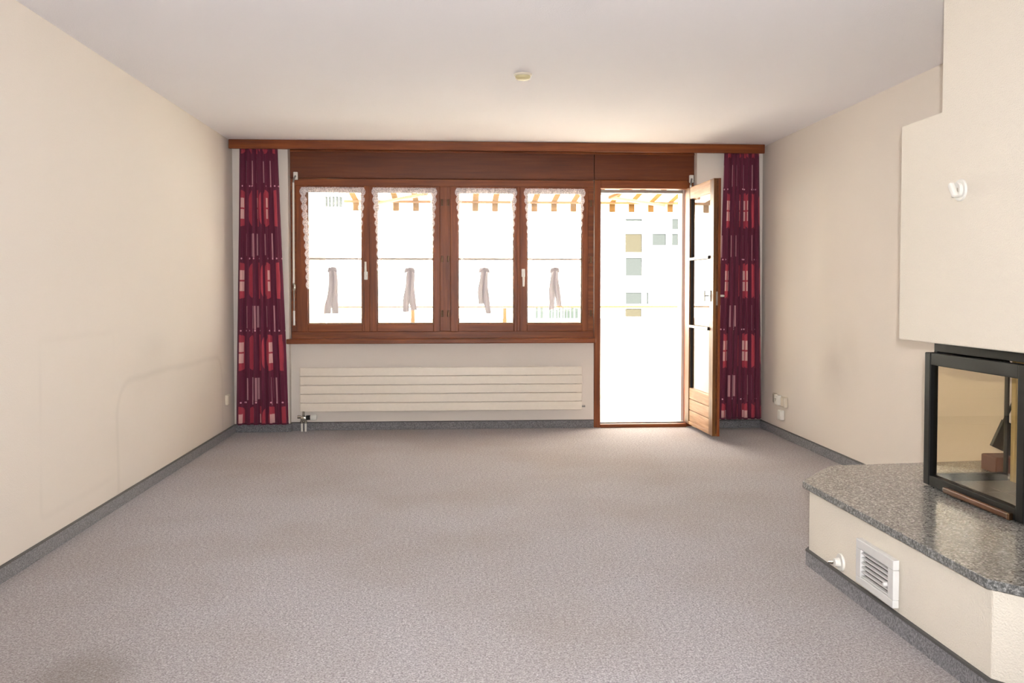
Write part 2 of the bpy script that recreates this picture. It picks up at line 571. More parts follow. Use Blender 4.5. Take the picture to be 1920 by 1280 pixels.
# ------------------------------------------------------------------ window with four sashes
win = thing('window_1', (-0.1, D + .09, 0.76), kind='structure')
tag(win, 'wood framed window with four sashes above the radiator')
bm = bmesh.new()
box(bm, -1.42, 1.193, D + .09, D + .16, 2.098, 2.161, .003)        # head
box(bm, -1.42, 1.193, D + .09, D + .16, 0.770, 0.850, .003)        # bottom
box(bm, -1.42, -1.366, D + .09, D + .16, 0.850, 2.098, .003)
box(bm, 1.136, 1.193, D + .09, D + .16, 0.850, 2.098, .003)
obj('frame', bm, M_WOODX, win)
obj('centre_post', B(-0.148, -0.056, D + .086, D + .16, 0.850, 2.098, .003), M_WOODZ, win)
obj('sill', B(-1.445, 1.197, D - .030, D + .12, 0.750, 0.7905, .006, 3), M_WOODX, win)
SASH = [(-1.374, -0.790, -1.277, -0.815), (-0.754, -0.146, -0.688, -0.203),
        (-0.058, 0.523, 0.010, 0.494), (0.541, 1.142, 0.607, 1.089)]
for i, (x0, x1, g0, g1) in enumerate(SASH):
    zb, zt, gb, gt_ = 0.846, 2.102, 0.915, 2.050
    bm = bmesh.new()
    box(bm, x0, g0, D + .072, D + .13, zb, zt, .004)
    box(bm, g1, x1, D + .072, D + .13, zb, zt, .004)
    s = obj('sash', bm, M_WOODZ, win)
    bm = bmesh.new()
    box(bm, g0, g1, D + .074, D + .13, zb, gb, .004)
    box(bm, g0, g1, D + .074, D + .13, gt_, zt, .004)
    obj('sash_rail', bm, M_WOODX, s)
    bm = bmesh.new()                                                # glazing bead round the pane
    e = .009
    box(bm, g0, g0 + e, D + .088, D + .105, gb, gt_, .002); box(bm, g1 - e, g1, D + .088, D + .105, gb, gt_, .002)
    box(bm, g0 + e, g1 - e, D + .088, D + .105, gb, gb + e, .002); box(bm, g0 + e, g1 - e, D + .088, D + .105, gt_ - e, gt_, .002)
    obj('glazing_bead', bm, M_DOORZ, s)
    obj('pane', B(g0 - .005, g1 + .005, D + .108, D + .112, gb - .005, gt_ + .005), M_GLASS, s)
    obj('glazing_bar', B(g0, g1, D + .100, D + .120, 1.466, 1.485, .004), M_BARWHITE, s)
# meeting strips that cover the joint of each pair of sashes
obj('meeting_strip', B(-0.795, -0.748, D + .058, D + .073, 0.848, 2.100, .005), M_WOODZ, win)
obj('meeting_strip', B(0.518, 0.546, D + .058, D + .073, 0.848, 2.100, .005), M_WOODZ, win)
for cx, zc, up in ((-0.780, 1.330, 1), (0.574, 1.355, -1)):
    yf = D + (.058 if up == 1 else .072)
    bm = bmesh.new()
    box(bm, cx - .015, cx + .015, yf - .008, yf, zc - .035, zc + .035, .006)
    hp = obj('window_handle', bm, M_PLASTIC, win)
    bm = bmesh.new()
    tube(bm, [(cx, yf - .006, zc), (cx, yf - .035, zc)], .009)
    z2 = zc + up * .118
    tube(bm, [(cx, yf - .035, zc - up * .012), (cx, yf - .038, zc + up * .03), (cx, yf - .036, z2)], [.010, .0095, .008])
    obj('lever', bm, M_PLASTIC, hp, smooth=True)
for hx in (-0.128, -0.076, 1.165):
    for hz in (1.960, 1.474, 1.004):
        bm = bmesh.new()
        tube(bm, [(hx, D + .066, hz - .028), (hx, D + .066, hz + .028)], .008, 10)
        box(bm, hx - .004, hx + .004, D + .066, D + .09, hz - .02, hz + .02)
        obj('hinge', bm, M_BRASS, win, smooth=True)

# ------------------------------------------------------------------ balcony door
door = thing('door_1', (1.62, D + .09, 0.0), kind='structure')
tag(door, 'open balcony door with wood frame at right')
bm = bmesh.new()
box(bm, 1.197, 1.250, D + .070, D + .16, 0.0, 2.162, .004)
box(bm, 2.018, 2.078, D + .100, D + .18, 0.0, 2.162, .004)
obj('door_post', bm, M_WOODZ, door)
obj('door_head', B(1.250, 2.018, D + .074, D + .16, 2.092, 2.162, .004), M_WOODX, door)
obj('threshold', B(1.250, 2.018, D + .060, D + .17, 0.0, 0.030, .005), M_WOODX, door)
obj('threshold_rail', B(1.250, 2.010, D + .118, D + .165, 0.030, 0.040, .003), M_GREYMETAL, door)
obj('weather_strip', B(1.252, 1.258, D + .10, D + .15, 0.04, 2.09), M_DARK, door)
obj('door_lintel_strip', B(1.250, 2.0, D + .165, D + .20, 2.062, 2.092, .002), M_GREYMETAL, door)
# the leaf stands open into the room; s runs from hinge edge to lock edge, n across its thickness
P0, P1 = Vector((2.004, 7.800, 0)), Vector((2.030, 7.030, 0))
LW = (P1 - P0).length
dS = (P1 - P0).normalized(); dN = Vector((-dS.y, dS.x, 0))
if dN.x < 0: dN = -dN
ML = Matrix(((dS.x, dN.x, 0, P0.x), (dS.y, dN.y, 0, P0.y), (0, 0, 1, 0), (0, 0, 0, 1)))
def LB(s0, s1, n0, n1, z0, z1, bev=.003):
    bm = B(s0, s1, n0, n1, z0, z1, bev)
    bm.transform(ML)
    bmesh.ops.recalc_face_normals(bm, faces=bm.faces)
    return bm
def ljoin(*lst):
    out = bmesh.new()
    for b in lst:
        me = bpy.data.meshes.new('tmp'); b.to_mesh(me); b.free(); out.from_mesh(me); bpy.data.meshes.remove(me)
    return out
TH, zb, zt = .056, .040, 2.092
GP = .360                                                             # top of the boarded bottom panel
leaf = obj('door_leaf', ljoin(LB(0, .115, 0, TH, zb, zt), LB(LW - .098, LW, 0, TH, zb, zt)), M_DOORZ, door)
obj('leaf_rail', ljoin(LB(.115, LW - .098, .002, TH - .002, zt - .10, zt), LB(.115, LW - .098, .002, TH - .002, zb, zb + .03)), M_DOORY, leaf)
obj('rebate_strip', LB(LW - .012, LW + .010, TH - .020, TH, zb, zt, .002), M_WOODZ, leaf)
obj('edge_groove', LB(LW - .002, LW + .0025, .024, .034, zb + .02, zt - .02, .001), M_HANDLEWOOD, leaf)
nb = 3
for k in range(nb):
    a = zb + .03 + k * (GP - zb - .03) / nb
    obj('plank', LB(.113, LW - .096, .006, TH - .006, a + .002, a + (GP - zb - .03) / nb - .002, .004), M_DOORY, leaf)
obj('gasket', ljoin(LB(.115, .128, .012, .030, GP, zt - .10, .001)), M_DARK, leaf)
obj('pane', LB(.110, LW - .092, .024, .028, GP - .002, zt - .095, 0), M_GLASS, leaf)
for z in (1.472, 0.895):
    gb_ = obj('glazing_bar', LB(.095, LW - .100, -.012, .010, z - .011, z + .011, .004), M_BARWHITE, leaf)
    obj('bar_end', LB(LW - .104, LW - .090, -.014, .000, z - .013, z + .013, .003), M_DARK, leaf)
hz = 1.16
obj('lock_plate', LB(LW + .002, LW + .0055, .022, .040, hz - .075, hz + .035, .001), M_GREYMETAL, leaf)
bm = LB(LW - .075, LW - .045, TH, TH + .008, hz - .05, hz + .05, .004)
inn = obj('door_handle', bm, M_PLASTIC, leaf)
bm = bmesh.new()
tube(bm, [ML @ Vector(q) for q in ((LW - .06, TH + .006, hz), (LW - .06, TH + .045, hz), (LW - .07, TH + .052, hz), (LW - .18, TH + .052, hz))], .009)
obj('door_lever', bm, M_PLASTIC, leaf, smooth=True)
bm = LB(LW - .085, LW - .055, -.006, 0, hz - .045, hz + .045, .003)
obj('outside_plate', bm, M_GREYMETAL, leaf)
bm = LB(LW - .125, LW - .105, -.040, -.030, hz - .045, hz + .045, .003)
obj('outside_pull', ljoin(bm, LB(LW - .120, LW - .110, -.032, .002, hz - .006, hz + .006, .001)), M_GREYMETAL, leaf)
for z in (0.30, 1.05, 1.85):
    bm = bmesh.new()
    tube(bm, [(2.034, 7.808, z - .045), (2.034, 7.808, z + .045)], .010, 10)
    obj('hinge', bm, M_BRASS, door, smooth=True)

# ------------------------------------------------------------------ pelmet
pel = thing('curtain_pelmet', (0.37, 7.64, 2.372), 'long brown wooden pelmet board fixed under the ceiling above the window', 'pelmet')
obj('front_board', B(-1.878, 2.628, 7.575, 7.600, 2.374, 2.449, .004, 2), M_WOODX, pel)
obj('top_board', B(-1.878, 2.628, 7.600, 7.722, 2.430, 2.449, .002, 1), M_WOODX, pel)
obj('curtain_rail', B(-1.870, 2.620, 7.628, 7.644, 2.414, 2.430, .002, 1), M_PLASTIC, pel)

# ------------------------------------------------------------------ printed curtains
def curtain(name, top, bot, zt, zb, folds, label, seed, ph0, side_slack):
    rnd = random.Random(seed)
    NU, NV = 260, 40
    amps = [0.55 + 0.6 * rnd.random() for _ in range(folds + 2)]
    wid = [0.7 + 0.6 * rnd.random() for _ in range(folds)]
    tot = sum(wid); cum = [0]
    for q in wid: cum.append(cum[-1] + q / tot)
    def phase(u):
        for k in range(folds):
            if u <= cum[k + 1] + 1e-9:
                return k + (u - cum[k]) / (cum[k + 1] - cum[k])
        return folds
    bm = bmesh.new()
    uvl = bm.loops.layers.uv.new('UVMap')
    P, UV = [], []
    for j in range(NV + 1):
        v = j / NV
        z = zt + (zb - zt) * v
        f = v ** 1.15
        x0 = top[0] + (bot[0] - top[0]) * f
        x1 = top[1] + (bot[1] - top[1]) * f
        amp = 0.022 + 0.014 * v
        rowp, rowuv, s = [], [], 0
        for i in range(NU + 1):
            u = i / NU
            ph = phase(u)
            k = int(ph)
            a = amp * (amps[k] * (1 - (ph - k)) + amps[k + 1] * (ph - k))
            w_ = ph * 2 * math.pi + ph0 + 0.25 * math.sin(3 * v + k)
            x = x0 + (x1 - x0) * u + 0.75 * a * math.sin(2 * w_)
            y = 7.648 + a * math.sin(w_) + 0.004 * math.sin(9 * u + 5 * v)
            if rowp:
                q = rowp[-1]
                s += math.hypot(x - q[0], y - q[1])
            rowp.append((x, y, z)); rowuv.append(s)
        P.append(rowp); UV.append(rowuv)
    ref = UV[NV // 2]
    V = [[bm.verts.new(p) for p in r] for r in P]
    for j in range(NV):
        for i in range(NU):
            fc = bm.faces.new((V[j][i], V[j][i + 1], V[j + 1][i + 1], V[j + 1][i]))
            for lp, (jj, ii) in zip(fc.loops, ((j, i), (j, i + 1), (j + 1, i + 1), (j + 1, i))):
                lp[uvl].uv = (ref[ii], P[jj][ii][2])
            fc.smooth = True
    root = thing(name, ((bot[0] + bot[1]) / 2, 7.648, zb), label, 'curtain', 'printed curtains at the window ends')
    o = obj('curtain_cloth', bm, M_CURTAIN, root)
    md = o.modifiers.new('thickness', 'SOLIDIFY'); md.thickness = 0.002
    # gathering tape on the top and hem at the bottom
    def strip(nm, r0, z0, z1):
        b = bmesh.new()
        for i in range(NU):
            a, c = P[r0][i], P[r0][i + 1]
            q = [b.verts.new((a[0], a[1] - .0025, z0)), b.verts.new((c[0], c[1] - .0025, z0)), b.verts.new((c[0], c[1] - .0025, z1)), b.verts.new((a[0], a[1] - .0025, z1))]
            b.faces.new(q)
        bmesh.ops.remove_doubles(b, verts=b.verts, dist=1e-5)
        s_ = obj(nm, b, M_HEM, root, smooth=True)
        m2 = s_.modifiers.new('thickness', 'SOLIDIFY'); m2.thickness = 0.002
    strip('hem', NV, zb - .001, zb + .012)
    strip('heading_tape', 0, zt - .012, zt)
    return root
M_HEM = plain('curtain_hem', (88, 26, 50), 0.8)
curtain('printed_curtain', (-1.805, -1.512), (-1.850, -1.436), 2.412, 0.078, 7,
        'purple and red printed curtain in the left corner beside the window', 3, 0.4, 0)
curtain('printed_curtain', (2.312, 2.596), (2.262, 2.632), 2.412, 0.090, 7,
        'purple and red printed curtain in the right corner behind the open door', 11, 1.6, 0)

# ------------------------------------------------------------------ lace sash curtains
WORDS = ['leftmost window sash', 'second sash from left', 'third sash from left', 'sash beside the door']
LACE = [(-1.326, -0.790, -1.062, 1), (-0.718, -0.180, -0.405, -1), (-0.006, 0.509, 0.232, 1), (0.588, 1.103, 0.848, -1)]
for i, (x0, x1, xb, sg) in enumerate(LACE):
    rnd = random.Random(40 + i)
    yc = D + .058
    c = thing('lace_curtain', ((x0 + x1) / 2, yc, 0.95),
              'sheer white curtain with lace edging and tied bow on the ' + WORDS[i], 'lace curtain', 'lace curtains on the window sashes')
    # rod
    bm = bmesh.new(); tube(bm, [(x0 + .012, yc + .004, 2.066), (x1 - .012, yc + .004, 2.066)], .005, 8)
    obj('rod', bm, M_BRASS, c, smooth=True)
    # sheer body: gathered on the rod, drawn in a little towards the bow
    bm = bmesh.new()
    NU, NV = 70, 24
    G = []
    nb_ = 14 + i
    for j in range(NV + 1):
        v = j / NV
        z = 2.055 + (1.02 - 2.055) * v
        pin = 0.050 * math.sin(min(v, 0.75) / 0.75 * math.pi / 2)
        row = []
        for k in range(NU + 1):
            u = k / NU
            x = x0 + .012 + pin + (x1 - x0 - .024 - 2 * pin) * u
            dx = x - xb
            g = math.exp(-((z - 1.39) / 0.16) ** 2)
            x = xb + dx * (1 - 0.10 * g * math.exp(-(dx / .16) ** 2))
            y = yc + 0.006 * math.sin(u * nb_ * 2 * math.pi) * (1 - .5 * v) - 0.004 * g
            row.append(bm.verts.new((x, y, z)))
        G.append(row)
    for j in range(NV):
        for k in range(NU):
            bm.faces.new((G[j][k], G[j][k + 1], G[j + 1][k + 1], G[j + 1][k])).smooth = True
    obj('sheer_panel', bm, M_SHEER, c)
    # gathered lace heading
    bm = bmesh.new()
    n = 110
    prev = None
    for k in range(n + 1):
        u = k / n
        x = x0 + (x1 - x0) * u
        r = .5 + .5 * math.sin(u * 62 + rnd.random() * .8)
        cur = [bm.verts.new((x, yc - .010 - .006 * r, 2.085 - .004 * rnd.random())),
               bm.verts.new((x, yc - .016 - .009 * r, 2.064)),
               bm.verts.new((x, yc - .010 - .008 * r, 2.040 - .006 * rnd.random()))]
        if prev:
            for q in range(2): bm.faces.new((prev[q], cur[q], cur[q + 1], prev[q + 1])).smooth = True
        prev = cur
    obj('lace_heading', bm, M_LACE, c)
    # scalloped lace down both sides
    for side in (-1, 1):
        bm = bmesh.new()
        prev = None
        n = 150
        L = 0.86 if (side == -1) == (i in (0, 3)) else 0.70
        for k in range(n + 1):
            v = k / n
            z = 2.075 - L * v
            pin = (0.046 if (i, side) != (0, -1) else 0.05) * math.sin(v * math.pi / 2)
            xe = (x0 + pin) if side < 0 else (x1 - pin)
            sc = abs(math.sin((2.075 - z) / 0.066 * math.pi))
            wd_ = (.027 + .014 * sc + .004 * rnd.random()) * (1 - .35 * v)
            xa = xe + side * (.014 * sc)
            xi = xe - side * wd_
            cur = [bm.verts.new((xa, yc - .010, z)), bm.verts.new(((xa + xi) / 2, yc - .015 - .004 * math.sin(v * 60), z)), bm.verts.new((xi, yc - .010, z))]
            if prev:
                for q in range(2): bm.faces.new((prev[q], cur[q], cur[q + 1], prev[q + 1])).smooth = True
            prev = cur
        obj('lace_edge', bm, M_LACE, c)
    # bow: knot, two loops, two tails
    zk = 1.388 + .006 * rnd.random()
    bm = bmesh.new()
    M0 = Matrix.Translation((xb, yc - .022, zk)) @ Matrix.Diagonal((1.25, .7, .8, 1))
    lathe(bm, [(0, -.016), (.010, -.013), (.016, 0), (.010, .013), (0, .016)], M0, 12)
    bow = obj('bow_knot', bm, M_BOW, c, smooth=True)
    def ribbon(nm, pts, hw, hw_axis='x', fold=0.3):
        b = bmesh.new(); prev = None
        for k, (p, h_) in enumerate(zip(pts, hw)):
            row = []
            for q in range(7):
                a = -1 + 2 * q / 6
                row.append(b.verts.new((p[0] + a * h_, p[1] - fold * h_ * math.cos(a * math.pi * 1.5), p[2])))
            if prev:
                for q in range(6): b.faces.new((prev[q], row[q], row[q + 1], prev[q + 1])).smooth = True
            prev = row
        return obj(nm, b, M_BOW, bow)
    for side in (-1, 1):
        ln = rnd.uniform(.28, .385) if not (i == 0) else .385
        sp = rnd.uniform(.016, .028)
        pts, hw = [], []
        for k in range(19):
            v = k / 18
            pts.append((xb + side * (.012 + sp * max(0.0, v - .30) / .70) + .006 * math.sin(5 * v + i), yc - .020, zk - .004 - ln * v))
            hw.append(.016 + .011 * math.sin(min(1, v * 3) * math.pi / 2) + .003 * math.sin(9 * v + i))
        ribbon('bow_tail', pts, hw)
        b = bmesh.new()
        pl = rnd.uniform(.048, .066); dr = rnd.uniform(.020, .050)
        dx, dz = side * .80, -(.35 + 9 * dr)
        m_ = math.hypot(dx, dz); dx, dz = dx / m_, dz / m_
        prev = None
        for k in range(15):                                  # drooping, puffed bow ear
            v = k / 14
            wdt = .003 + .013 * math.sin(v * math.pi) ** .8
            cx, cz = xb + dx * pl * v, zk + .012 * math.sin(v * math.pi) + dz * pl * v
            cur = []
            for q in range(5):
                e = -1 + q / 2
                cur.append(b.verts.new((cx - dz * wdt * e, yc - .026 - .008 * math.sin(v * math.pi) * (1 - e * e), cz + dx * wdt * e)))
            if prev:
                for q in range(4): b.faces.new((prev[q], cur[q], cur[q + 1], prev[q + 1])).smooth = True
            prev = cur
        obj('bow_loop', b, M_BOW, bow)

# ------------------------------------------------------------------ blind cranks
def crank(x, y, label, zbot):
    c = thing('blind_crank', (x, y, zbot), label, 'blind crank', 'roller blind cranks beside the window')
    obj('bracket', B(x - .004, x + .032, D + .058, D + .085, 2.146, 2.212, .004), M_PLASTIC, c)
    bm = bmesh.new()
    tube(bm, [(x + .014, D + .060, 2.178), (x + .004, y + .004, 2.150), (x, y, 2.118)], .008, 10)
    obj('universal_joint', bm, M_GREYMETAL, c, smooth=True)
    if zbot < 1.5:
        bm = bmesh.new(); tube(bm, [(x, y, 2.118), (x - .003, y, 1.262)], .0085, 10)
        obj('rod', bm, M_PLASTIC, c, smooth=True)
        bm = bmesh.new(); tube(bm, [(x - .003, y, 1.262), (x + .004, y - .006, 1.238), (x - .002, y, 1.205)], .011, 10)
        obj('crank_joint', bm, M_CHROME, c, smooth=True)
        bm = bmesh.new(); tube(bm, [(x - .002, y, 1.205), (x - .002, y, 1.03)], .005, 10)
        obj('crank_arm', bm, M_GREYMETAL, c, smooth=True)
        bm = bmesh.new(); tube(bm, [(x - .002, y, 1.03), (x - .002, y, 0.905)], .009, 10)
        obj('grip', bm, M_PLASTIC, c, smooth=True)
    return c
crank(-1.386, D + .036, 'white blind crank rod hanging at the left end of the window', 0.905)
c2 = crank(2.036, D + .036, 'white blind crank bracket above the hinges of the open door', 1.80)
bm = bmesh.new(); tube(bm, [(2.036, D + .036, 2.118), (2.046, D + .034, 1.15)], .0085, 10)
obj('rod', bm, M_PLASTIC, c2, smooth=True)

# ------------------------------------------------------------------ radiator
rad = thing('panel_radiator', (-0.13, D + .04, 0.10), 'long cream flat panel radiator with five horizontal sections under the window', 'radiator')
for k in range(5):
    z0 = 0.168 + k * 0.0760
    obj('radiator_section', B(-1.338, 1.082, D + .005, D + .016, z0, z0 + .0725, .004, 3), M_WHITE, rad)
for x in (-1.325, 1.035):
    obj('header_tube', B(x, x + .034, D + .017, D + .050, 0.172, 0.542, .005), M_WHITE, rad)
obj('end_cover', B(-1.341, -1.337, D + .004, D + .020, 0.168, 0.545, .001), M_WHITE, rad)
for x in (-0.85, 0.60):
    obj('wall_bracket', B(x, x + .03, D + .017, D + .0795, 0.22, 0.50, .003), M_WHITE, rad)
bm = bmesh.new(); tube(bm, [(1.083, D + .03, 0.196), (1.112, D + .03, 0.196)], .009, 10)
obj('bleed_plug', bm, M_GREYMETAL, rad, smooth=True)
vb = bmesh.new()
box(vb, -1.334, -1.284, D - .010, D + .030, 0.090, 0.130, .008)
tube(vb, [(-1.309, D + .010, 0.125), (-1.309, D + .010, 0.172)], .010, 10)
tube(vb, [(-1.360, D + .008, 0.125), (-1.330, D + .008, 0.125)], .014, 10)
tube(vb, [(-1.325, D + .008, 0.092), (-1.325, D + .008, 0.070)], .013, 10)
tube(vb, [(-1.293, D + .008, 0.092), (-1.293, D + .008, 0.070)], .013, 10)
vlv = obj('valve_body', vb, M_CHROME, rad, smooth=True)
bm = bmesh.new(); tube(bm, [(-1.286, D + .006, 0.118), (-1.252, D + .006, 0.120)], [.020, .020], 14)
obj('valve_collar', bm, M_DARK, vlv, smooth=True)
bm = bmesh.new(); tube(bm, [(-1.252, D + .006, 0.120), (-1.244, D + .006, 0.120), (-1.208, D + .006, 0.121), (-1.198, D + .006, 0.121)], [.019, .025, .026, .018], 18)
obj('valve_knob', bm, M_PLASTIC, vlv, smooth=True)
for x in (-1.325, -1.293):
    bm = bmesh.new(); tube(bm, [(x, D + .008, 0.071), (x, D + .008, 0.0)], .0085, 12)
    obj('supply_pipe', bm, M_PLASTIC, rad, smooth=True)

# ------------------------------------------------------------------ wall sockets and ceiling detector
def socket(y0, y1, z0, z1, depth, label, kind, side='R', mat=M_SOCKET):
    X = XR if side == 'R' else XL
    sx = -1 if side == 'R' else 1
    ys, zs = (y0 + y1) / 2, (z0 + z1) / 2
    c = thing('wall_socket', (X, ys, z0), label, 'socket', 'sockets on the right wall' if side == 'R' else None)
    obj('box', B(X, X + sx * depth, y0, y1, z0, z1, .005), mat, c)
    xf = X + sx * depth
    if kind == 'socket':
        bm = bmesh.new()
        Mx = Matrix.Translation((xf, ys, zs)) @ Matrix.Rotation(-sx * math.pi / 2 + math.pi, 4, 'Y')
        pl = obj('insert', B(xf, xf + sx * .003, ys - .026, ys + .026, zs - .026, zs + .026, .002), mat, c)
        for a, b in ((-.009, .008), (.009, .008), (0, -.006)):
            obj('pin_hole', B(xf + sx * .001, xf + sx * .0038, ys + a - .004, ys + a + .004, zs + b - .004, zs + b + .004), M_DARK, pl)
    else:
        obj('cover_plate', B(xf, xf + sx * .004, y0 + .008, y1 - .008, z0 + .008, z1 - .008, .003), mat, c)
    return c
socket(7.315, 7.395, 0.262, 0.345, .012, 'flat grey wall plate nearest the right curtain', 'blank', mat=M_SOCKET2)
socket(7.215, 7.298, 0.258, 0.342, .035, 'white wall socket with pin holes in the middle of the upper row', 'socket', mat=M_PLASTIC)
socket(7.075, 7.160, 0.256, 0.340, .030, 'cream wall plate farthest from the right curtain', 'blank', mat=M_SOCKET)
socket(7.150, 7.225, 0.143, 0.226, .030, 'white blank wall plate below the row of sockets', 'blank', mat=M_PLASTIC)
socket(7.415, 7.495, 0.268, 0.352, .022, 'single cream wall socket on the left wall beside the curtain', 'blank', 'L', M_SOCKET)

bm = bmesh.new()
MD = Matrix.Translation((0.381, 5.205, H)) @ Matrix.Rotation(math.pi, 4, 'X')
lathe(bm, [(0, 0), (.052, 0), (.052, .008), (.049, .011), (.044, .012)], MD, 40)
det = thing('ceiling_cap', (0.381, 5.205, H - .035), 'small round yellowed cap on the ceiling', 'ceiling cap')
obj('base_ring', bm, M_SOCKET, det, smooth=True)
bm = bmesh.new(); lathe(bm, [(.044, .011), (.043, .024), (.036, .031), (.018, .034), (0, .034)], MD, 40)
obj('cover', bm, M_YELLOWED, det, smooth=True)

# ------------------------------------------------------------------ fireplace
SLAB = [(XR - .001, 4.262), (1.776, 4.170), (1.516, 3.846), (1.536, 2.500), (1.790, 2.180), (XR - .001, 2.150)]
BASE = [(XR - .001, 4.235), (1.790, 4.145), (1.542, 3.832), (1.562, 2.512), (1.803, 2.207), (XR - .001, 2.178)]
fb = thing('fireplace_base', (2.10, 3.2, 0.0), 'low cream plastered fireplace base with angled corners along the right wall', 'fireplace base')
bm = bmesh.new(); prism(bm, BASE, 0.0, ZS - .0305, .004, 2)
obj('plaster_body', bm, M_PLASTER, fb)
def offset_path(pts, d):
    out = []
    n = len(pts)
    for i, p in enumerate(pts):
        p = Vector(p)
        dirs = []
        if i > 0: dirs.append((p - Vector(pts[i - 1])).normalized())
        if i < n - 1: dirs.append((Vector(pts[i + 1]) - p).normalized())
        ns = [Vector((q.y, -q.x)) for q in dirs]
        m = sum(ns, Vector((0, 0))); m.normalize()
        k = 1.0 / max(.3, m.dot(ns[0]))
        out.append(tuple(p + m * d * k))
    return out
def path_strip(pts, d, z0, z1):
    # outward side of BASE order (far wall -> near wall, walking anticlockwise seen from above) is to the left
    a = pts; b = offset_path(pts, -d)
    ca = sum((Vector(q) for q in a), Vector((0, 0))) / len(a)
    if (Vector(b[2]) - Vector((2.6, 3.2))).length < (Vector(a[2]) - Vector((2.6, 3.2))).length:
        b = offset_path(pts, d)
    bm = bmesh.new()
    prism(bm, list(a) + list(reversed(b)), z0, z1)
    return bm
obj('skirting_strip', path_strip(BASE, .012, 0.0, .064), M_SKIRT, fb)
obj('cap_strip', path_strip(BASE, .0135, .062, .070), M_SKIRTCAP, fb)

slab = thing('granite_slab', (2.10, 3.2, ZS - .03), 'polished grey speckled granite hearth slab on the fireplace base', 'hearth slab')
bm = bmesh.new(); prism(bm, SLAB, ZS - .030, ZS, .003, 2)
for f in bm.faces:
    f.material_index = 0 if f.normal.z > 0.7 else 1
obj('stone', bm, [M_GRANITE, M_GRANEDGE], slab)

hood = thing('chimney_hood', (2.30, 3.25, 0.988), 'tall cream plastered chimney hood with narrower flue above the stove', 'chimney hood')
bm = bmesh.new()
prism(bm, [(2.600, 0.988), (3.900, 0.988), (3.900, 1.932), (3.568, 1.932), (3.568, H - .001), (2.950, H - .001), (2.950, 1.932), (2.600, 1.932)], 1.970, XR - .001, .005, 2)
bm.transform(Matrix(((0, 0, 1, 0), (1, 0, 0, 0), (0, 1, 0, 0), (0, 0, 0, 1))))
bmesh.ops.recalc_face_normals(bm, faces=bm.faces)
obj('hood_and_flue', bm, M_PLASTER, hood)
obj('side_pier', B(2.060, XR - .001, 2.640, 3.050, ZS + .001, 0.990, .004), M_PLASTER, hood)
obj('back_pier', B(2.420, XR - .001, 3.085, 3.730, ZS + .001, 0.990, .002), M_PLASTER, hood)

def dial(name, pos, nrm_x, r, label, cat, tilt, group=None):
    x, y, z = pos
    c = thing(name, pos, label, cat, group)
    Mx = Matrix.Translation((x, y, z)) @ Matrix.Rotation(-math.pi / 2, 4, 'Y')
    bm = bmesh.new(); lathe(bm, [(0, 0), (r, 0), (r, .006), (r * .95, .009), (0, .010)], Mx, 36)
    obj('rosette', bm, M_PLASTIC, c, smooth=True)
    return c, Mx
c, Mx = dial('rotary_knob', (1.9705, 3.418, 1.599), -1, .043, 'white round rotary knob on the front of the chimney hood', 'knob', 0)
bm = bmesh.new(); lathe(bm, [(0, .010), (.030, .010), (.029, .022), (0, .022)], Mx, 30)
obj('knob_disc', bm, M_PLASTIC, c, smooth=True)
bm = B(1.970 - .044, 1.970 - .021, 3.418 - .011, 3.418 + .011, 1.599 - .032, 1.599 + .032, .007)
bm.transform(Matrix.Translation((1.97, 3.418, 1.599)) @ Matrix.Rotation(math.radians(-32), 4, 'X') @ Matrix.Translation((-1.97, -3.418, -1.599)))
obj('grip', bm, M_PLASTIC, c)
obj('pointer', B(1.970 - .0245, 1.970 - .0215, 3.418 - .018, 3.418 - .013, 1.590, 1.606), M_SOCKET2, c)

fx = 1.5460
c, Mx = dial('air_control', (fx, 3.506, 0.111), -1, .035, 'small white round control with a lever beside the grille on the fireplace base', 'knob', 0)
bm = bmesh.new(); lathe(bm, [(0, .010), (.019, .010), (.016, .030), (0, .032)], Mx, 24)
obj('boss', bm, M_PLASTIC, c, smooth=True)
bm = bmesh.new(); tube(bm, [(fx - .024, 3.506, 0.111), (fx - .030, 3.53, 0.103), (fx - .032, 3.55, 0.098)], [.007, .006, .005], 10)
obj('lever', bm, M_CHROME, c, smooth=True)

gx = 1.541
gr = thing('vent_grille', (gx, 3.18, 0.09), 'white louvred vent grille set in the plastered fireplace base', 'vent grille')
gy0, gy1, gz0, gz1 = 3.030, 3.325, 0.092, 0.262
bm = bmesh.new()
f = .036
box(bm, gx - .019, gx + .004, gy0, gy1, gz1 - f, gz1, .003); box(bm, gx - .019, gx + .004, gy0, gy1, gz0, gz0 + f * .8, .003)
box(bm, gx - .019, gx + .004, gy0, gy0 + .040, gz0 + f * .8, gz1 - f, .002); box(bm, gx - .019, gx + .004, gy1 - .040, gy1, gz0 + f * .8, gz1 - f, .002)
obj('frame', bm, M_GRILLE, gr)
obj('gap_shade_sheet', B(gx + .001, gx + .003, gy0 + .03, gy1 - .03, gz0 + .02, gz1 - .03), M_GREYBACK, gr)  # dark sheet put in for the shade inside the vent opening
nz = 6
pitch = (gz1 - f - gz0 - f * .8) / nz
for k in range(nz):
    z = gz0 + f * .8 + .003 + k * pitch
    bm = bmesh.new()
    prof = [(gx - .0150, z), (gx - .0150, z + .0040), (gx - .0125, z + .0048), (gx - .002, z + .0050), (gx - .002, z + .0036), (gx - .012, z)]
    a = [bm.verts.new((px, gy0 + .038, pz)) for px, pz in prof]
    b = [bm.verts.new((px, gy1 - .038, pz)) for px, pz in prof]
    bm.faces.new(a); bm.faces.new(list(reversed(b)))
    for q in range(6): bm.faces.new((a[q], b[q], b[(q + 1) % 6], a[(q + 1) % 6]))
    bmesh.ops.recalc_face_normals(bm, faces=bm.faces)
    obj('louvre', bm, M_GRILLE, gr)
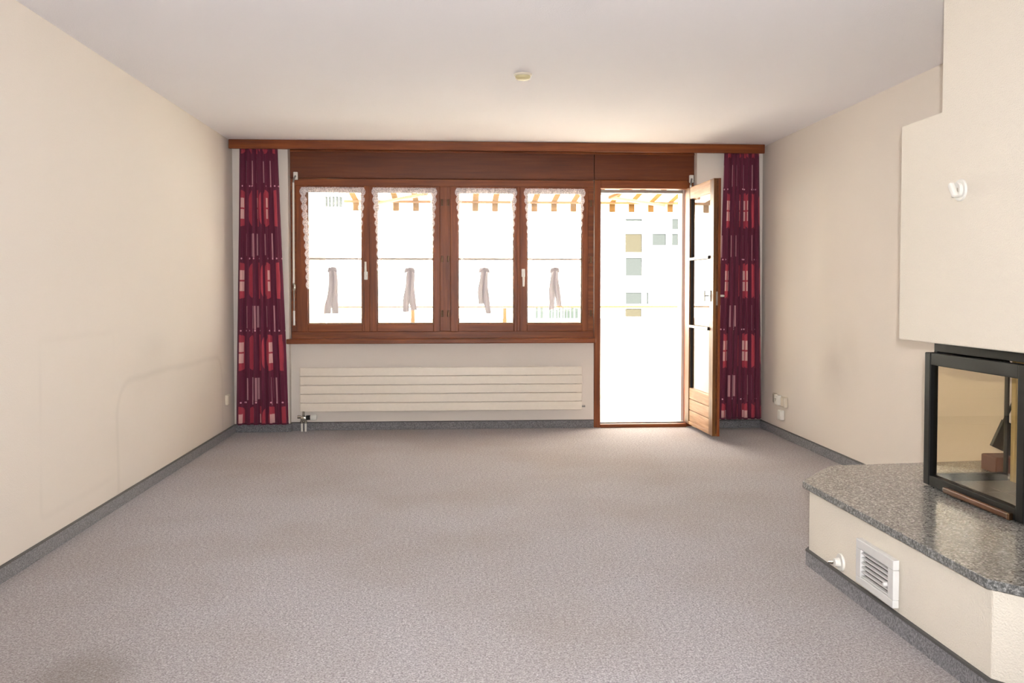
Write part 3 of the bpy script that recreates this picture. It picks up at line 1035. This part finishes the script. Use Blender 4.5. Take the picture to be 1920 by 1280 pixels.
bm = bmesh.new(); lathe(bm, [(0, .012), (.007, .014), (.009, .026), (.006, .033), (0, .034)], Matrix.Translation((gx, gy0 + .046, gz0 + .072)) @ Matrix.Rotation(-math.pi / 2, 4, 'Y'), 16)
obj('knob', bm, M_GRILLE, gr, smooth=True)

# stove insert with a glass door and a glass end
sv = thing('stove_insert', (2.22, 3.42, ZS), 'black framed glass stove insert standing on the granite slab', 'stove')
Y0, Y1, ST = 3.056, 3.745, 0.942
obj('top_housing', B(2.046, 2.415, Y0, Y1 - .006, ST + .004, 0.9875, .002), M_BLACK, sv)
obj('base_plate', B(2.046, 2.415, Y0, Y1 - .004, ZS + .001, ZS + .012, .001), M_BLACK, sv)
bm = bmesh.new()
box(bm, 2.008, 2.046, Y1 - .046, Y1, ZS + .006, ST, .004); box(bm, 2.008, 2.046, Y0, Y0 + .046, ZS + .006, ST, .004)
box(bm, 2.010, 2.044, Y0 + .046, Y1 - .046, ST - .052, ST, .003); box(bm, 2.010, 2.044, Y0 + .046, Y1 - .046, ZS + .006, ZS + .050, .003)
dr = obj('stove_door', bm, M_BLACK, sv)
obj('door_glass', B(2.026, 2.030, Y0 + .040, Y1 - .040, ZS + .044, ST - .046), M_STOVEGLASS, dr)
obj('door_handle', B(1.990, 2.008, 3.120, 3.560, ZS + .006, ZS + .030, .006), M_HANDLEWOOD, dr)
obj('handle_end', B(1.988, 2.009, 3.112, 3.126, ZS + .005, ZS + .031, .004), M_BRASS, dr)
bm = bmesh.new()
box(bm, 2.046, 2.370, Y1 - .030, Y1 - .004, ZS + .012, ZS + .050, .002); box(bm, 2.046, 2.370, Y1 - .030, Y1 - .004, ST - .040, ST + .004, .002)
box(bm, 2.363, 2.372, Y1 - .030, Y1 - .004, ZS + .050, ST - .040, .002)
er = obj('end_frame', bm, M_BLACK, sv)
obj('end_glass', B(2.046, 2.363, Y1 - .020, Y1 - .016, ZS + .048, ST - .038), M_STOVEGLASS, er)
for k in range(3):
    a = Y0 + .012 + k * .2140
    obj('lining_board', B(2.374, 2.412, a, a + .212, ZS + .014, ST, .002), M_LINING, sv)
obj('near_lining_board', B(2.050, 2.372, Y0 + .002, Y0 + .012, ZS + .014, ST, .001), M_LINING, sv)
for iy in range(3):
    for ix in range(2):
        a, b = 2.050 + ix * .161, Y0 + .016 + iy * .213
        obj('firebrick', B(a, a + .158, b, b + .210, ZS + .0125, ZS + .020, .0015), M_BRICK, sv)

# ash shovel set seen through the stove, standing on the slab beyond it
tl = thing('fire_tool_set', (2.545, 3.95, ZS), 'dark ash shovel over a red brown block seen through the stove glass', 'fire tools')
obj('timber_block', B(2.450, 2.590, 3.93, 4.05, ZS + .0005, ZS + .075, .006), M_REDBROWN, tl)
bm = bmesh.new()
MS = Matrix.Translation((2.500, 3.972, 0.538)) @ Matrix.Rotation(math.radians(25), 4, 'Y')
box(bm, -.030, .030, -.003, .003, -.062, .066, .002)
box(bm, -.032, -.027, -.018, .003, -.062, .066, .001); box(bm, .027, .032, -.018, .003, -.062, .066, .001); box(bm, -.032, .032, -.018, .003, .060, .068, .001)
bm.transform(MS)
obj('shovel_blade', bm, M_BLACK, tl)
bm = bmesh.new(); tube(bm, [(2.512, 3.985, 0.590), (2.600, 4.02, 0.720), (2.630, 4.03, 0.80)], .007, 10)
obj('shovel_handle', bm, M_BLACK, tl, smooth=True)
bm = bmesh.new(); tube(bm, [(2.552, 3.985, ZS + .07), (2.535, 3.985, 0.585)], .012, 10)
obj('support_rod', bm, M_BLACK, tl, smooth=True)

# ------------------------------------------------------------------ balcony and what lies beyond
st(tag(obj('balcony_floor', B(-1.9, 4.4, YO - .17, 10.22, -0.20, -0.02), M_TILE), 'pale tiled balcony floor outside the open door'))
sw = obj('balcony_side_wall', B(-1.62, -1.505, YO, 10.06, -0.02, 2.6), M_EXT)
tag(sw, 'white balcony side wall outside the leftmost window sash', 'side wall')
obj('edge_trim', B(-1.505, -1.450, 10.00, 10.06, -0.02, 2.6, .004), M_JAMB, sw)
par = thing('balcony_railing', (1.2, 10.12, -0.02), 'white balcony parapet panel with thin top rail and pale wood posts', 'railing')
xs = [-1.45, -0.493, 0.534, 1.561, 2.588, 3.615, 4.40]
for a, b in zip(xs, xs[1:]):
    obj('parapet_panel', B(a + .004, b - .004, 10.10, 10.15, -0.02, 0.885, .003), M_PARAPET, par)
bm = bmesh.new(); tube(bm, [(-1.45, 10.12, 1.015), (4.40, 10.12, 1.015)], .010, 10)
obj('top_rail', bm, M_PALEWOOD, par, smooth=True)
for x in xs[1:3]:
    obj('railing_post', B(x - .020, x + .020, 10.055, 10.098, -0.02, 1.005, .004), M_PALEWOOD, par)
obj('floor_strip', B(-1.45, 4.4, 10.085, 10.099, -0.02, 0.022, .002), M_JAMB, par)

aw = thing('awning', (1.2, 9.0, 2.05), 'cream and orange striped balcony awning with folding arms', 'awning')
AX0, AX1 = -1.24, 4.2
bm = bmesh.new()
n = 24
pr = None
for k in range(n + 1):
    v = k / n
    y = 8.08 + (10.0 - 8.08) * v
    z = 2.50 - (2.50 - 2.190) * v - .03 * math.sin(v * math.pi)
    cur = [bm.verts.new((AX0, y, z)), bm.verts.new((AX1, y, z))]
    if pr: bm.faces.new((pr[0], pr[1], cur[1], cur[0])).smooth = True
    pr = cur
fab = obj('canvas', bm, M_AWNING, aw)
fab.modifiers.new('thickness', 'SOLIDIFY').thickness = .0015
bm = bmesh.new()
nv = int((AX1 - AX0) / .0365)
pr = None
for k in range(nv + 1):
    x = AX0 + (AX1 - AX0) * k / nv
    sc = abs(math.sin((x - 1.705 + .0766) / .219 * math.pi))
    cur = [bm.verts.new((x, 10.022, 2.190)), bm.verts.new((x, 10.026, 2.130)), bm.verts.new((x, 10.020, 2.095 - .018 * sc))]
    if pr:
        for q in range(2): bm.faces.new((pr[q], cur[q], cur[q + 1], pr[q + 1])).smooth = True
    pr = cur
vl = obj('valance', bm, M_AWNING, aw)
vl.modifiers.new('thickness', 'SOLIDIFY').thickness = .0015
obj('front_bar', B(AX0, AX1, 9.98, 10.02, 2.166, 2.196, .006), M_ARM, aw)
obj('roller_housing', B(AX0, AX1, 8.062, 8.16, 2.46, 2.58, .02, 3), M_PARAPET, aw)
for front, elbow, mount in (((2.316, 9.97, 2.150), (1.529, 8.98, 2.135), (2.30, 8.10, 2.44)), ((-0.90, 9.97, 2.150), (-0.30, 8.98, 2.16), (-1.05, 8.10, 2.44))):
    bm = bmesh.new(); tube(bm, [front, elbow], .018, 8)
    o = obj('arm', bm, M_ARM, aw, smooth=True)
    bm = bmesh.new(); tube(bm, [elbow, mount], .020, 8)
    obj('upper_arm', bm, M_ARM, o, smooth=True)

FY = 26.0
bd = thing('white_building', (3.0, FY, -6.0), 'overexposed white building across from the balcony with grey windows', 'building')
obj('facade', B(-12, 16, FY, FY + .4, -6, 9), M_EXT, bd)
def farwin(x0, x1, z0, z1, mat, mull=False):
    fo = .05
    bm = bmesh.new()
    box(bm, x0 - fo, x0, FY - .03, FY + .02, z0 - fo, z1 + fo); box(bm, x1, x1 + fo, FY - .03, FY + .02, z0 - fo, z1 + fo)
    box(bm, x0, x1, FY - .03, FY + .02, z0 - fo, z0); box(bm, x0, x1, FY - .03, FY + .02, z1, z1 + fo)
    w_ = obj('window_frame', bm, M_PARAPET, bd)
    obj('pane', B(x0, x1, FY - .012, FY - .004, z0, z1), mat, w_)
    return w_
farwin(4.89, 5.38, 2.29, 2.84, M_FARBLIND)
farwin(4.90, 5.38, 1.61, 2.14, M_FARGLASS)
farwin(4.90, 5.38, 0.79, 1.13, M_FARGLASS)
farwin(4.90, 5.38, 0.42, 0.66, M_FARBLIND)
farwin(4.89, 5.38, 3.20, 3.27, M_FARGLASS)
farwin(5.68, 6.09, 2.50, 2.84, M_FARGLASS)
farwin(6.26, 6.74, 2.97, 3.28, M_FARGLASS)
farwin(6.26, 6.74, 2.50, 2.84, M_FARGLASS)
farwin(5.52, 5.58, 0.79, 1.13, M_FARGLASS)
gw = farwin(-3.76, -3.26, 3.56, 3.86, M_FARGLASS)
for k in range(1, 5):
    x = -3.76 + k * .1
    obj('glazing_bar', B(x - .012, x + .012, FY - .03, FY - .013, 3.56, 3.86), M_PARAPET, gw)
br = obj('balcony', B(2.10, 3.60, FY - .9, FY, 0.22, 0.40), M_EXT, bd)
rb = random.Random(5)
x = 2.20
while x < 3.52:
    wd_ = rb.uniform(.03, .09)
    obj('balcony_slat', B(x, x + wd_, FY - .88, FY - .86, 0.40, 0.70 + rb.uniform(-.04, .02)), M_FARRAIL, br)
    x += wd_ + rb.uniform(.01, .07)
obj('balcony_handrail', B(2.12, 3.58, FY - .90, FY - .85, 0.72, 0.76), M_EXT, br)
st(tag(obj('ground', B(-40, 40, 10.3, 60, -6.3, -6.0), M_GROUND), 'pale ground below the balcony'))
